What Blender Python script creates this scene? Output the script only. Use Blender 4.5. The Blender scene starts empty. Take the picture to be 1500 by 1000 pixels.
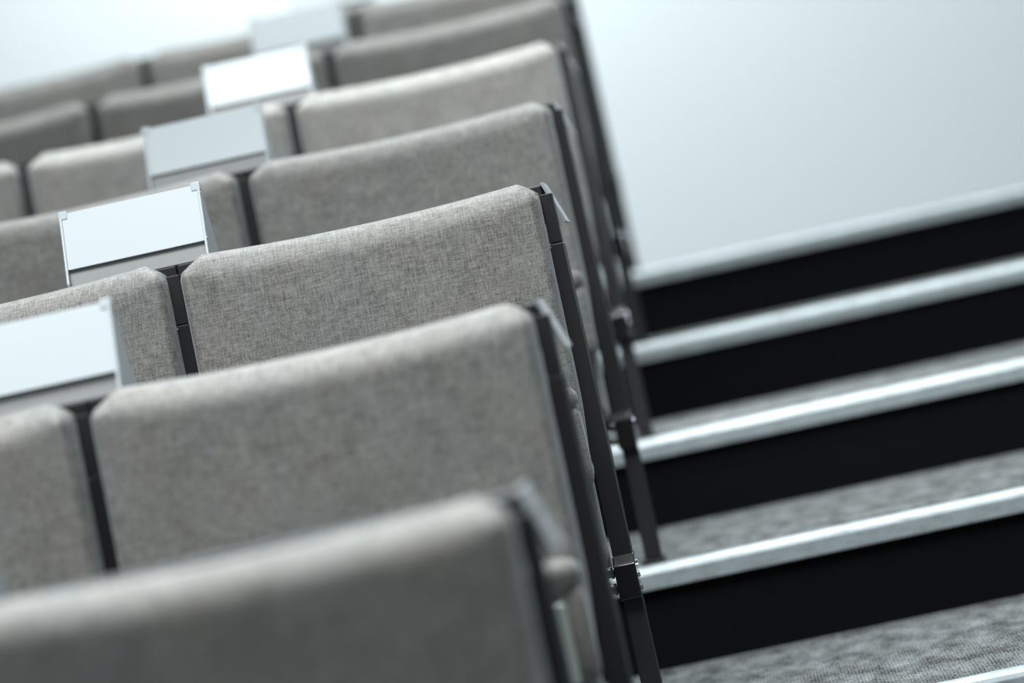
import bpy, bmesh, math, random
from mathutils import Vector, Matrix
random.seed(4)
S = bpy.context.scene
COL = S.collection

# ------------------------------------------------------------------ measures
W = 0.55            # seat spacing along a row
PITCH = 0.90        # row depth
RISE = 0.1729       # step height
YN = -0.1505        # nosing line relative to a row's upright tops
ZT = 0.7823         # height of the upright tops above their tread
YF = -0.0793        # foot of the uprights, forward of their tops
X0, X1 = -3.0, 2.19  # width of the stepped floor
ZFLOOR = -3 * RISE

# ------------------------------------------------------------------ materials
def mat(name):
    m = bpy.data.materials.new(name); m.use_nodes = True
    nt = m.node_tree; b = nt.nodes['Principled BSDF']
    return m, nt, b, nt.nodes, nt.links

def plain(name, col, rough=.5, metal=0., spec=.5, bump=0., scale=80., var=.12):
    m, nt, b, N, L = mat(name)
    tc = N.new('ShaderNodeTexCoord'); no = N.new('ShaderNodeTexNoise')
    no.inputs['Scale'].default_value = scale; no.inputs['Detail'].default_value = 3
    L.new(tc.outputs['Object'], no.inputs['Vector'])
    mx = N.new('ShaderNodeMix'); mx.data_type = 'RGBA'
    mx.inputs[6].default_value = tuple(c * (1 - var) for c in col) + (1,)
    mx.inputs[7].default_value = tuple(min(1, c * (1 + var)) for c in col) + (1,)
    L.new(no.outputs['Fac'], mx.inputs[0]); L.new(mx.outputs[2], b.inputs['Base Color'])
    b.inputs['Roughness'].default_value = rough; b.inputs['Metallic'].default_value = metal
    b.inputs['Specular IOR Level'].default_value = spec
    if bump:
        bp = N.new('ShaderNodeBump'); bp.inputs['Strength'].default_value = bump; bp.inputs['Distance'].default_value = .001
        L.new(no.outputs['Fac'], bp.inputs['Height']); L.new(bp.outputs['Normal'], b.inputs['Normal'])
    return m

def scaled(N, L, src, sc, loc=None):
    mp = N.new('ShaderNodeVectorMath'); mp.operation = 'MULTIPLY'; mp.inputs[1].default_value = sc
    L.new(src, mp.inputs[0]); return mp.outputs[0]

def ramp(N, L, src, p0, c0, p1, c1):
    r = N.new('ShaderNodeValToRGB'); e = r.color_ramp.elements
    e[0].position = p0; e[0].color = c0 + (1,); e[1].position = p1; e[1].color = c1 + (1,)
    L.new(src, r.inputs['Fac']); return r.outputs['Color']

def fabric():
    m, nt, b, N, L = mat('linen_fabric')
    tc = N.new('ShaderNodeTexCoord'); oi = N.new('ShaderNodeObjectInfo')
    off = N.new('ShaderNodeVectorMath'); off.operation = 'ADD'
    mul = N.new('ShaderNodeMath'); mul.operation = 'MULTIPLY'; mul.inputs[1].default_value = 7.3
    L.new(oi.outputs['Random'], mul.inputs[0])
    L.new(tc.outputs['Object'], off.inputs[0]); L.new(mul.outputs[0], off.inputs[1])
    v = off.outputs[0]
    def noise(sc, detail=2., rough=.6):
        n = N.new('ShaderNodeTexNoise'); n.inputs['Scale'].default_value = 1.
        n.inputs['Detail'].default_value = detail; n.inputs['Roughness'].default_value = rough
        L.new(scaled(N, L, v, sc), n.inputs['Vector']); return n.outputs['Fac']
    weft = noise((55, 55, 520)); warp = noise((520, 55, 60)); fine = noise((620, 620, 620), 1.); blot = noise((26, 26, 20), 3.)
    def madd(a, k, c):
        q = N.new('ShaderNodeMath'); q.operation = 'MULTIPLY_ADD'; L.new(a, q.inputs[0]); q.inputs[1].default_value = k
        if isinstance(c, float): q.inputs[2].default_value = c
        else: L.new(c, q.inputs[2])
        return q.outputs[0]
    s = madd(weft, .36, madd(warp, .36, madd(fine, .30, madd(blot, .14, -.08))))
    c = ramp(N, L, s, .355, (.072, .069, .065), .645, (.295, .284, .268))
    # slight drift between warm and cool yarn
    hue = N.new('ShaderNodeMix'); hue.data_type = 'RGBA'; hue.blend_type = 'MULTIPLY'; hue.inputs[0].default_value = 1.
    L.new(c, hue.inputs[6]); L.new(ramp(N, L, noise((14, 14, 9), 2.), .35, (1., .965, .93), .65, (.95, .98, .97)), hue.inputs[7])
    L.new(hue.outputs[2], b.inputs['Base Color'])
    b.inputs['Roughness'].default_value = .58; b.inputs['Specular IOR Level'].default_value = .45
    b.inputs['Sheen Weight'].default_value = .28; b.inputs['Sheen Roughness'].default_value = .4
    b.inputs['Sheen Tint'].default_value = (.88, .95, 1., 1)
    bp = N.new('ShaderNodeBump'); bp.inputs['Strength'].default_value = .35; bp.inputs['Distance'].default_value = .0006
    L.new(s, bp.inputs['Height'])
    bp2 = N.new('ShaderNodeBump'); bp2.inputs['Strength'].default_value = .15; bp2.inputs['Distance'].default_value = .012
    L.new(noise((9, 9, 7), 2.), bp2.inputs['Height']); L.new(bp.outputs['Normal'], bp2.inputs['Normal'])
    L.new(bp2.outputs['Normal'], b.inputs['Normal'])
    return m

def carpet():
    m, nt, b, N, L = mat('ribbed_carpet')
    tc = N.new('ShaderNodeTexCoord'); v = tc.outputs['Object']
    def noise(sc, d=2., r=.6):
        n = N.new('ShaderNodeTexNoise'); n.inputs['Scale'].default_value = 1.; n.inputs['Detail'].default_value = d
        n.inputs['Roughness'].default_value = r
        L.new(scaled(N, L, v, sc), n.inputs['Vector']); return n.outputs['Fac']
    w = N.new('ShaderNodeTexWave'); w.wave_type = 'BANDS'; w.bands_direction = 'X'
    w.inputs['Scale'].default_value = 62.; w.inputs['Distortion'].default_value = 2.5; w.inputs['Detail'].default_value = 2; w.inputs['Detail Scale'].default_value = 2.
    L.new(v, w.inputs['Vector'])
    def madd(a, k, c):
        q = N.new('ShaderNodeMath'); q.operation = 'MULTIPLY_ADD'; L.new(a, q.inputs[0]); q.inputs[1].default_value = k
        if isinstance(c, float): q.inputs[2].default_value = c
        else: L.new(c, q.inputs[2])
        return q.outputs[0]
    s = madd(w.outputs['Fac'], .10, madd(noise((330, 75, 330), 3., .7), .80, madd(noise((24, 10, 10), 5., .7), .74, -.34)))
    c = ramp(N, L, s, .31, (.014, .013, .012), .76, (.29, .31, .31))
    L.new(c, b.inputs['Base Color']); b.inputs['Roughness'].default_value = .95; b.inputs['Specular IOR Level'].default_value = .1
    bp = N.new('ShaderNodeBump'); bp.inputs['Strength'].default_value = .5; bp.inputs['Distance'].default_value = .002
    L.new(s, bp.inputs['Height']); L.new(bp.outputs['Normal'], b.inputs['Normal'])
    return m

def aluminium():
    m, nt, b, N, L = mat('scuffed_aluminium')
    tc = N.new('ShaderNodeTexCoord'); v = tc.outputs['Object']
    n = N.new('ShaderNodeTexNoise'); n.inputs['Scale'].default_value = 1.; n.inputs['Detail'].default_value = 5; n.inputs['Roughness'].default_value = .7
    L.new(scaled(N, L, v, (28, 60, 70)), n.inputs['Vector'])
    L.new(ramp(N, L, n.outputs['Fac'], .36, (.32, .355, .36), .54, (.43, .48, .495)), b.inputs['Base Color'])
    rr = N.new('ShaderNodeMapRange'); L.new(n.outputs['Fac'], rr.inputs[0]); rr.inputs[3].default_value = .55; rr.inputs[4].default_value = .38
    L.new(rr.outputs[0], b.inputs['Roughness']); b.inputs['Metallic'].default_value = .4
    return m

M = dict(
    fabric=fabric(), carpet=carpet(), alu=aluminium(),
    black=plain('black_powder_coat', (.008, .008, .0095), .5, spec=.4, bump=.15, scale=900),
    shell=plain('black_plastic', (.016, .016, .018), .55),
    gloss=plain('gloss_black_metal', (.010, .010, .011), .16, spec=.6),
    riser=plain('black_riser_felt', (.0055, .0055, .006), .95, spec=.05, bump=.4, scale=300, var=.4),
    gloss_lid=plain('worn_gloss_lid', (.02, .02, .02), .26, spec=.4, bump=.4, scale=260, var=.5),
    cap=plain('satin_grey_metal', (.50, .505, .53), .36, metal=.35),
    chrome=plain('polished_bolt', (.55, .55, .60), .18, metal=1.),
    white=plain('white_lacquer', (.45, .49, .505), .42, var=.015, scale=20),
    grey=plain('grey_inner_metal', (.33, .325, .32), .45, var=.06, scale=12),
    pale=plain('pale_seat_underside', (.62, .67, .61), .5, var=.05, scale=20),
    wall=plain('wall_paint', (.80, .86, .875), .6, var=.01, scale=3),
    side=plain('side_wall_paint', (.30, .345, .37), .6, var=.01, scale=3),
    floor=plain('dark_floor', (.10, .10, .10), .7),
)

# ------------------------------------------------------------------ mesh helpers
def link(name, bm, m, parent=None, smooth=False, loc=None):
    me = bpy.data.meshes.new(name); bmesh.ops.recalc_face_normals(bm, faces=bm.faces)
    bm.to_mesh(me); bm.free()
    if smooth:
        for p in me.polygons: p.use_smooth = True
    me.materials.append(m)
    o = bpy.data.objects.new(name, me); COL.objects.link(o)
    if parent: o.parent = parent
    if loc: o.location = loc
    return o

def hexa(bm, b0, b1, bev=0., seg=2):
    """solid between a bottom and a top quad (lists of 4 points, same order)"""
    vs = [bm.verts.new(p) for p in list(b0) + list(b1)]
    fs = [(3, 2, 1, 0), (4, 5, 6, 7)] + [(i, (i + 1) % 4, (i + 1) % 4 + 4, i + 4) for i in range(4)]
    faces = [bm.faces.new([vs[i] for i in f]) for f in fs]
    if bev:
        es = list({e for f in faces for e in f.edges})
        bmesh.ops.bevel(bm, geom=es, offset=bev, segments=seg, affect='EDGES', profile=.5)
    return vs

def box(bm, x, y, z, bev=0., seg=2):
    q = lambda zz: [(x[0], y[0], zz), (x[1], y[0], zz), (x[1], y[1], zz), (x[0], y[1], zz)]
    return hexa(bm, q(z[0]), q(z[1]), bev, seg)

def prism(bm, prof, x0, x1, bev=0.):
    """profile in (y,z) swept along x"""
    a = [bm.verts.new((x0, y, z)) for y, z in prof]; b = [bm.verts.new((x1, y, z)) for y, z in prof]
    n = len(prof); fs = [bm.faces.new(a), bm.faces.new(b[::-1])]
    for i in range(n): fs.append(bm.faces.new((a[i], b[i], b[(i + 1) % n], a[(i + 1) % n])))
    if bev:
        es = list({e for f in fs for e in f.edges})
        bmesh.ops.bevel(bm, geom=es, offset=bev, segments=2, affect='EDGES', profile=.5)

def rod(bm, p, axis, r, h, seg=16):
    m = Matrix.Translation(p)
    if axis == 'X': m = m @ Matrix.Rotation(math.pi / 2, 4, 'Y')
    if axis == 'Y': m = m @ Matrix.Rotation(math.pi / 2, 4, 'X')
    bmesh.ops.create_cone(bm, cap_ends=True, segments=seg, radius1=r, radius2=r, depth=h, matrix=m)

def empty(name, loc, label, cat, group=None):
    o = bpy.data.objects.new(name, None); COL.objects.link(o); o.location = loc
    o.empty_display_size = .1
    tag(o, label, cat, group); return o

def tag(o, label, cat, group=None):
    o['label'] = label; o['category'] = cat
    if group: o['group'] = group

def structure(o): o['kind'] = 'structure'; return o

def lean(z): return YF * (1 - z / ZT)

# ------------------------------------------------------------------ seat parts (local: right edge of the seat at x=0, tread at z=0)
def ease(t): t = max(0., min(1., t)); return t * t * (3 - 2 * t)

def pad_bm():
    xa, xb = -W + .0105, -.0095
    zb, zt = .245, .8065
    T, RX, RT0, RB = .042, .014, .042, .03
    hw = (xb - xa) / 2; xc = (xa + xb) / 2
    def ztop(x):
        t = (x - xc) / hw
        z = zt - .010 * (1 - t * t)
        dl, dr = x - xa, xb - x
        if dl < .036: z -= .0245 * (1 - dl / .036) ** 1.05
        if dr < .029: z -= .0215 * (1 - dr / .029) ** 1.2
        return z
    # columns sit on the chamfer corners so that they stay crisp
    xs = sorted(set([xa + .036 * (i / 14) ** 1.3 for i in range(15)] + [xb - .029 * (i / 14) ** 1.3 for i in range(15)]
                    + [xa + .036 + (xb - xa - .065) * i / 40 for i in range(1, 40)]))
    NV = 72; bm = bmesh.new(); g = []
    for x in xs:
        col = []; RT = .012 + (RT0 - .012) * ease(min((x - xa) / .050, (xb - x) / .042))
        for j in range(NV + 1):
            t = j / NV; v = .45 * t + .55 * (.5 - .5 * math.cos(math.pi * t))
            zz = zb + v * (ztop(x) - zb)
            a = min(min(x - xa, xb - x) / RX, 1.); c = min((ztop(x) - zz) / RT, (zz - zb) / RB, 1.)
            q = max(0., 1 - math.hypot(1 - a, 1 - c))
            d = T * math.sqrt(max(0., 1 - (1 - q) ** 2))
            u = (x - xc) / hw
            y = .003 - d + .009 * (1 - u * u) + lean(zz)
            # the lower end draws in a little from the uprights
            xx = x - .0075 * (1 if u > 0 else -1) * abs(u) ** 6 * ease((.50 - zz) / .14)
            col.append(bm.verts.new((xx, y, zz)))
        g.append(col)
    NU = len(xs) - 1
    for i in range(NU):
        for j in range(NV):
            bm.faces.new((g[i][j], g[i + 1][j], g[i + 1][j + 1], g[i][j + 1]))
    rim = [g[i][0] for i in range(NU + 1)] + [g[NU][j] for j in range(1, NV + 1)] + [g[i][NV] for i in range(NU - 1, -1, -1)] + [g[0][j] for j in range(NV - 1, 0, -1)]
    f = bm.faces.new(rim[::-1])
    for e in f.edges: e.smooth = False
    return bm

def shell_bm():
    bm = bmesh.new()
    q = lambda z, a, b: [(a, .0135 + lean(z), z), (b, .0135 + lean(z), z), (b, .030 + lean(z), z), (a, .030 + lean(z), z)]
    hexa(bm, q(.235, -W + .030, -.030), q(.768, -W + .018, -.020), .004)
    return bm

def ledge_bm(x1=-.001):
    bm = bmesh.new()
    prism(bm, [(.046, .758), (.046, .798), (.148, .798), (.148, .788), (.085, .742), (.060, .742)], -W + .001, x1, .002)
    return bm

def endcap_bm():
    bm = bmesh.new()
    y0, y1 = .044, .165
    a = [(-.0070, .8010), (-.0028, .8018), (.0195, .7400), (.0150, .7385)]
    f = [bm.verts.new((x, y0, z)) for x, z in a]; k = [bm.verts.new((x, y1, z)) for x, z in a]
    bm.faces.new(f); bm.faces.new(k[::-1])
    for i in range(4): bm.faces.new((f[i], k[i], k[(i + 1) % 4], f[(i + 1) % 4]))
    return bm

def upright_bm(h=.0098, ct=-.0015, hm=.0135, dp=.044, cm=-.002):
    """tapered upright with a seam part way down, narrow at the top"""
    bm = bmesh.new()
    def q(z, h, c, d0=.002, d1=.044):
        y = lean(z); return [(c - h, y + d0, z), (c + h, y + d0, z), (c + h, y + d1, z), (c - h, y + d1, z)]
    h2 = h + (hm - h) * .2
    hexa(bm, q(.7110, h2, ct), q(ZT, h, ct), .0010)
    hexa(bm, q(.7095, h2 - .0015, ct, .004, .042), q(.7115, h2 - .0015, ct, .004, .042))
    rings = [q(z, hh, c, .002, d) for z, hh, c, d in ((.252, .0140, .0005, .044), (.42, hm, cm, dp), (.7097, h2, ct, dp))]
    vs = [[bm.verts.new(p) for p in rg] for rg in rings]
    fs = [bm.faces.new(vs[0][::-1]), bm.faces.new(vs[-1])]
    for a, b in zip(vs, vs[1:]):
        for i in range(4): fs.append(bm.faces.new((a[i], a[(i + 1) % 4], b[(i + 1) % 4], b[i])))
    mid = {frozenset((vs[1][i], vs[1][(i + 1) % 4])) for i in range(4)}
    es = [e for e in {e for f in fs for e in f.edges} if frozenset(e.verts) not in mid]
    bmesh.ops.bevel(bm, geom=es, offset=.0012, segments=2, affect='EDGES', profile=.5)
    return bm

def legpost_bm():
    bm = bmesh.new()
    def q(z, h, c): 
        y = lean(z); return [(c - h, y + .002, z), (c + h, y + .002, z), (c + h, y + .044, z), (c - h, y + .044, z)]
    hexa(bm, q(.006, .0145, .003), q(.205, .0135, .002), .0015)
    return bm

def block_bm():
    """pivot housing with a sloping glossy lid face"""
    bm = bmesh.new()
    y = lean(.23)
    prism(bm, [(y - .014, .196), (y - .014, .2455), (y + .004, .2585), (y + .050, .2585), (y + .050, .196)], -.0150, .0165, .0018)
    return bm

def lid_bm():
    bm = bmesh.new(); y = lean(.23)
    n = Vector((0, -.0130, .018)).normalized()
    a, b = Vector((0, y - .0130, .2462)), Vector((0, y + .0030, .2578))
    q = lambda k, x0, x1, t: None
    lo = [(-.0120, *(a[1:])), (.0135, *(a[1:])), (.0135, *(b[1:])), (-.0120, *(b[1:]))]
    hi = [(x, yy + n.y * .0014, zz + n.z * .0014) for x, yy, zz in lo]
    hexa(bm, lo, hi, .0005)
    return bm

def bolt_bm(z, dy):
    bm = bmesh.new(); rod(bm, (.0178, lean(.23) + dy, z), 'X', .0042, .004, 12)
    return bm

def axle_bm(z):
    bm = bmesh.new(); y = lean(.23)
    rod(bm, (-.034, y + .006, z), 'X', .0065, .038, 20)
    rod(bm, (-.0185, y + .006, z), 'X', .0085, .004, 20)
    return bm

def foot_bm():
    bm = bmesh.new()
    box(bm, (-.018, .022), (YF - .012, YF + .062), (0, .006), .0015)
    return bm

def pillow(xa, xb, za, zb, y0, ry, rx, p=.5, shrink=.5, NU=44, NV=28):
    bm = bmesh.new(); g = []; prof = []
    for k in range(NV):
        a = 2 * math.pi * k / NV
        cx, cz = math.cos(a), math.sin(a)
        prof.append((ry * abs(cx) ** p * (1 if cx > 0 else -1), (zb - za) / 2 * abs(cz) ** p * (1 if cz > 0 else -1)))
    for i in range(NU + 1):
        t = i / NU; t = .35 * t + .65 * (.5 - .5 * math.cos(math.pi * t))
        x = xa + (xb - xa) * t
        e = min(x - xa, xb - x)
        s = math.sqrt(max(0., 1 - max(0., 1 - e / rx) ** 2)); s = shrink + (1 - shrink) * s
        g.append([bm.verts.new((x, y0 + y * s, (za + zb) / 2 + z * s)) for y, z in prof])
    for i in range(NU):
        for k in range(NV):
            bm.faces.new((g[i][k], g[i + 1][k], g[i + 1][(k + 1) % NV], g[i][(k + 1) % NV]))
    bm.faces.new(g[0]); bm.faces.new(g[NU][::-1])
    return bm

def cushion_bm():
    """body of the seat cushion, tipped up against the backrest"""
    return pillow(-W + .020, -.0130, .362, .483, -.096, .030, .012, .45, .80)

def roll_bm():
    """rolled front edge of the tipped-up seat"""
    return pillow(-W + .020, -.0125, .472, .511, -.100, .034, .034, .75, .34)

def pan_bm():
    bm = bmesh.new()
    q = lambda z, dy: [(-W + .045, -.1345 + dy, z), (-.035, -.1345 + dy, z), (-.035, -.120 + dy, z), (-W + .045, -.120 + dy, z)]
    hexa(bm, q(.368, 0.), q(.462, -.003), .003)
    return bm

def bracket_bm():
    bm = bmesh.new()
    box(bm, (-W + .040, -.028), (-.118, -.104), (.185, .374), .003)
    return bm

def make_seat(loc, label, group):
    r = empty('auditorium_seat', loc, label, 'seat', group)
    link('backrest', pad_bm(), M['fabric'], r, True)
    link('back_shell', shell_bm(), M['shell'], r)
    link('ledge', ledge_bm(), M['shell'], r)
    c = link('seat_cushion', cushion_bm(), M['fabric'], r, True)
    link('front_roll', roll_bm(), M['fabric'], c, True)
    p = link('seat_underside', pan_bm(), M['pale'], c); p['label'] = 'pale grey underside panel'
    link('hinge_bracket', bracket_bm(), M['shell'], r)
    u = link('upright', upright_bm(), M['black'], r)
    sb = bmesh.new(); rod(sb, (-.0085, lean(.705) + .0015, .7055), 'Y', .0012, .003, 10); link('screw', sb, M['chrome'], u)
    link('leg', legpost_bm(), M['black'], r)
    b = link('pivot_block', block_bm(), M['gloss'], r); b['label'] = 'glossy black pivot block'
    link('lid', lid_bm(), M['gloss_lid'], b)
    for z, dy in ((.245, .006), (.228, .004), (.209, .010)): link('bolt', bolt_bm(z, dy), M['chrome'], b)
    for z in (.236, .2125): link('axle', axle_bm(z), M['gloss'], r)
    link('foot_plate', foot_bm(), M['black'], r)
    return r

def copy_tree(o, parent=None):
    c = o.copy(); COL.objects.link(c)
    if parent: c.parent = parent
    for ch in list(o.children): copy_tree(ch, c)
    return c

ROWS = {-2: 'nearest', -1: 'second nearest', 0: 'third nearest', 1: 'fourth nearest', 2: 'fifth nearest', 3: 'sixth nearest', 4: 'farthest'}
COUNT = {-2: 2, -1: 2, 0: 2, 1: 3, 2: 3, 3: 3, 4: 3}
AISLE = {
    -2: 'very blurred grey seat at the aisle end of the nearest row, bottom edge',
    -1: 'large soft-focus grey fabric seat at the aisle end of the second nearest row',
    0: 'sharply focused grey linen-look seat at the aisle end of the third nearest row',
    1: 'grey fabric seat at the aisle end of the row just behind the sharp one',
    2: 'brightly lit beige-grey seat at the aisle end of the fifth nearest row',
    3: 'grey fabric seat at the aisle end of the second farthest row',
    4: 'dim grey seat at the aisle end of the farthest row, cut by the top edge',
}
SECOND = {
    -2: 'grey seat second from the aisle in the nearest row, at the lower left edge',
    -1: 'blurred grey seat second from the aisle in the second nearest row, under a white box',
    0: 'sharp grey linen-look seat second from the aisle in the third nearest row',
    1: 'grey seat second from the aisle in the row just behind the sharp one',
    2: 'brightly lit beige-grey seat second from the aisle in the fifth nearest row',
    3: 'grey seat second from the aisle in the second farthest row',
    4: 'dim grey seat second from the aisle in the farthest row, before the white wall',
}
THIRD = {
    1: 'grey seat third from the aisle in the row just behind the sharp one',
    2: 'grey seat third from the aisle in the fifth nearest row, at the left edge',
    3: 'grey seat third from the aisle in the second farthest row, at the left edge',
    4: 'blurred grey seat third from the aisle in the farthest row, below the white wall',
}
LABELS = [AISLE, SECOND, THIRD]
DZ = {2: 0.}
DX = {0: -.006, -1: .002, 3: .002, 4: -.003}
proto = None
for k in range(-2, 5):
    for j in range(COUNT[k]):
        lab = LABELS[j][k]
        loc = (-j * W + DX.get(k, 0), k * PITCH, k * RISE + DZ.get(k, 0))
        if proto is None: s = proto = make_seat(loc, lab, 'folded seats in stepped rows')
        else:
            s = copy_tree(proto); s.location = loc; s['label'] = lab
UP, LE = upright_bm(.0082, .0000, .0132, .085, -.0005), ledge_bm(-.0065)
for src, bm in (('upright', UP), ('ledge', LE)):
    me = bpy.data.meshes.new(src + '_aisle'); bmesh.ops.recalc_face_normals(bm, faces=bm.faces); bm.to_mesh(me); bm.free()
    me.materials.append(M['black'] if src == 'upright' else M['shell'])
    for s in COL.objects:
        if s.name.startswith('auditorium_seat') and abs(s.location.x) < .02:
            for ch in s.children:
                if ch.name.split('.')[0] == src: ch.data = me
for s in [o for o in COL.objects if o.name.startswith('auditorium_seat') and abs(o.location.x) < .02]:
    link('end_cap', endcap_bm(), M['cap'], s)['label'] = 'light metal end cap'

# ------------------------------------------------------------------ white wedge boxes on the ledges
def make_box(loc, label):
    r = empty('wedge_box', loc, label, 'box', 'white wedge boxes on the seat backs')
    # local: apex line at y=0, base z=0 on the ledge
    xl, xr, H, D = -.1065, .1065, .1120, .051
    for x in (xl, xr - .0035):
        bm = bmesh.new()
        prism(bm, [(-D, 0.0), (-D - .0005, .006), (-.003, H), (.003, H), (D + .001, .006), (D, 0.0)], x, x + .0035, .0006)
        e = link('end_panel', bm, M['white'], r)
    a, t = D - .001, .003
    zc = H - .0012
    prism_pts = [(-a * (1 - .0265 / zc) - .0016, .0265), (-.0024, zc), (.0024, zc), (a + .0005, .002), (a - t, .002), (0., zc - .007), (-a * (1 - .0265 / zc) + t - .0016, .0265)]
    bm = bmesh.new(); prism(bm, prism_pts, xl + .0037, xr - .0037, .0005)
    link('cover', bm, M['white'], r)
    bm = bmesh.new()                                                     # inner grey panel seen under the front panel
    hexa(bm, [(xl + .004, -.041, .0005), (xr - .004, -.041, .0005), (xr - .004, -.037, .0005), (xl + .004, -.037, .0005)],
         [(xl + .004, -.030, .045), (xr - .004, -.030, .045), (xr - .004, -.026, .045), (xl + .004, -.026, .045)], .0005)
    link('inner_panel', bm, M['grey'], r)['label'] = 'grey recessed lower panel'
    for a, b in ((xl - .0008, xl + .0125), (xr - .0125, xr + .0008)):
        bm = bmesh.new(); prism(bm, [(-.0072, H - .0095), (-.0030, H + .0026), (.0030, H + .0026), (.0072, H - .0095)], a, b, .0010)
        link('corner_clip', bm, M['white'], r)
    bm = bmesh.new(); rod(bm, (xr + .0006, -.010, H - .014), 'X', .0016, .0016, 10); link('rivet', bm, M['cap'], r)
    bm = bmesh.new(); rod(bm, (xr + .0006, -.037, .030), 'X', .0018, .0016, 10); link('rivet', bm, M['cap'], r)
    return r

BOXLAB = {
    -2: 'white wedge-shaped box on the nearest row, cut off by the left edge',
    -1: 'largest visible white wedge box, at the left edge behind the second nearest row',
    0: 'sharp white wedge box with a grey lower strip, standing behind the focused row',
    1: 'white wedge box with a grey lower strip, third largest and just above the sharp one',
    2: 'brightest white wedge box, standing behind the fifth nearest row',
    3: 'blurred pale blue-white wedge box behind the second farthest row',
    4: 'most distant white wedge box, cut off by the top edge',
}
pb = None
for k in range(-2, 5):
    loc = (-.6115, k * PITCH + .097, k * RISE + .7985)
    if pb is None: b = pb = make_box(loc, BOXLAB[k])
    else:
        b = copy_tree(pb); b.location = loc; b['label'] = BOXLAB[k]

# ------------------------------------------------------------------ carpeted steps
STEPLAB = {
    -2: 'lowest carpeted step, under the nearest row of seats',
    -1: 'carpeted step under the second nearest row of seats',
    0: 'carpeted step filling the bottom right corner, carpet ribs in sharp focus',
    1: 'carpeted step with scuffed metal nosing, second from the bottom of the photo',
    2: 'carpeted step with bright metal nosing, middle of the five visible steps',
    3: 'carpeted step second from the top, only a thin strip of carpet showing',
    4: 'top step with blurred metal nosing right below the white wall',
}
YBACK = 5.60
for k in range(-2, 5):
    y0 = k * PITCH + YN; y1 = y0 + PITCH if k < 4 else YBACK - .01
    z = k * RISE
    r = empty('carpeted_step', (0, y0, z), STEPLAB[k], 'step', 'carpeted steps of the aisle')
    bm = bmesh.new(); box(bm, (X0, X1), (.012, y1 - y0), (ZFLOOR - z, -.012)); link('riser', bm, M['riser'], r)['label'] = 'black step front'
    bm = bmesh.new(); box(bm, (X0, X1), (.030, y1 - y0 + (.011 if k < 4 else -.001)), (-.012, 0.)); link('carpet', bm, M['carpet'], r)
    bm = bmesh.new()
    prism(bm, [(0.0, -.0385), (0.0, -.0125), (.0035, -.0050), (.0105, -.0002), (.030, 0.), (.030, -.0118), (.0118, -.0118), (.0118, -.0385)], X0, X1, .0012)
    link('nosing', bm, M['alu'], r)['label'] = 'aluminium edge strip'

# ------------------------------------------------------------------ room
bm = bmesh.new(); box(bm, (-6, 5), (YBACK, YBACK + .15), (ZFLOOR, 4.2)); structure(link('wall_back', bm, M['wall']))
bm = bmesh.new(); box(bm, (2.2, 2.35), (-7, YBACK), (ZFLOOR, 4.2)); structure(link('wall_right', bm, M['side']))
bm = bmesh.new(); box(bm, (-6, 2.2), (-7, YBACK), (ZFLOOR - .1, ZFLOOR)); structure(link('floor', bm, M['floor']))

# ------------------------------------------------------------------ light
w = bpy.data.worlds.new('world'); S.world = w; w.use_nodes = True
bg = w.node_tree.nodes['Background']; bg.inputs['Color'].default_value = (.80, .93, 1.0, 1); bg.inputs['Strength'].default_value = .32

def area(name, loc, target, sx, sy, e, col=(.93, .985, 1.)):
    l = bpy.data.lights.new(name, 'AREA'); l.shape = 'RECTANGLE'; l.size = sx; l.size_y = sy; l.energy = e; l.color = col
    o = bpy.data.objects.new(name, l); COL.objects.link(o); o.location = loc
    o.rotation_euler = (Vector(target) - Vector(loc)).to_track_quat('-Z', 'Y').to_euler()
    return o
e = area('ceiling_panel_front', (-.5, -1.6, 4.0), (-.5, -1.45, 0), 3.2, 1.5, 138); e.data.spread = math.radians(105)
area('ceiling_panel_back', (-.5, 2.5, 4.3), (-.5, 2.5, 0), 3.0, 1.5, 225)
area('added_wall_fill', (-.55, 4.85, 3.0), (-.55, 5.6, 1.7), 1.1, .3, 26)  # added lamp, not a known fixture: brightens the back wall with a falloff
e = area('added_row_fill', (-.7, .9, 4.0), (-.6, 1.8, 1.1), 2.2, .12, 6.); e.data.spread = math.radians(16)  # invented narrow light, put in only to make the fifth row brighter
e = area('added_aisle_fill', (1.1, -.3, 4.2), (1.0, 2.0, .4), 1.2, .8, 20); e.data.spread = math.radians(60)  # extra unseen source added to lift the step nosings

# ------------------------------------------------------------------ camera
cam = bpy.data.cameras.new('camera'); co = bpy.data.objects.new('camera', cam); COL.objects.link(co)
yaw, pitch, roll = -.0667583, -.0004846, -.2137204
F = Vector((math.sin(yaw) * math.cos(pitch), math.cos(yaw) * math.cos(pitch), math.sin(pitch)))
R = F.cross(Vector((0, 0, 1))).normalized(); U = R.cross(F)
R2 = math.cos(roll) * R + math.sin(roll) * U; U2 = -math.sin(roll) * R + math.cos(roll) * U
mt = Matrix((R2, U2, -F)).transposed().to_4x4(); mt.translation = Vector((.218534, -4.728856, .588539))
co.matrix_world = mt
cam.sensor_width = 36.; cam.lens = 4851.41 / 1500 * 36
cam.clip_start = .05
cam.dof.use_dof = True; cam.dof.focus_distance = 4.67; cam.dof.aperture_fstop = 2.2
S.camera = co
S.view_settings.view_transform = 'Standard'; S.view_settings.look = 'None'
S.view_settings.exposure = 0.; S.view_settings.gamma = 1.; S.view_settings.use_curve_mapping = False
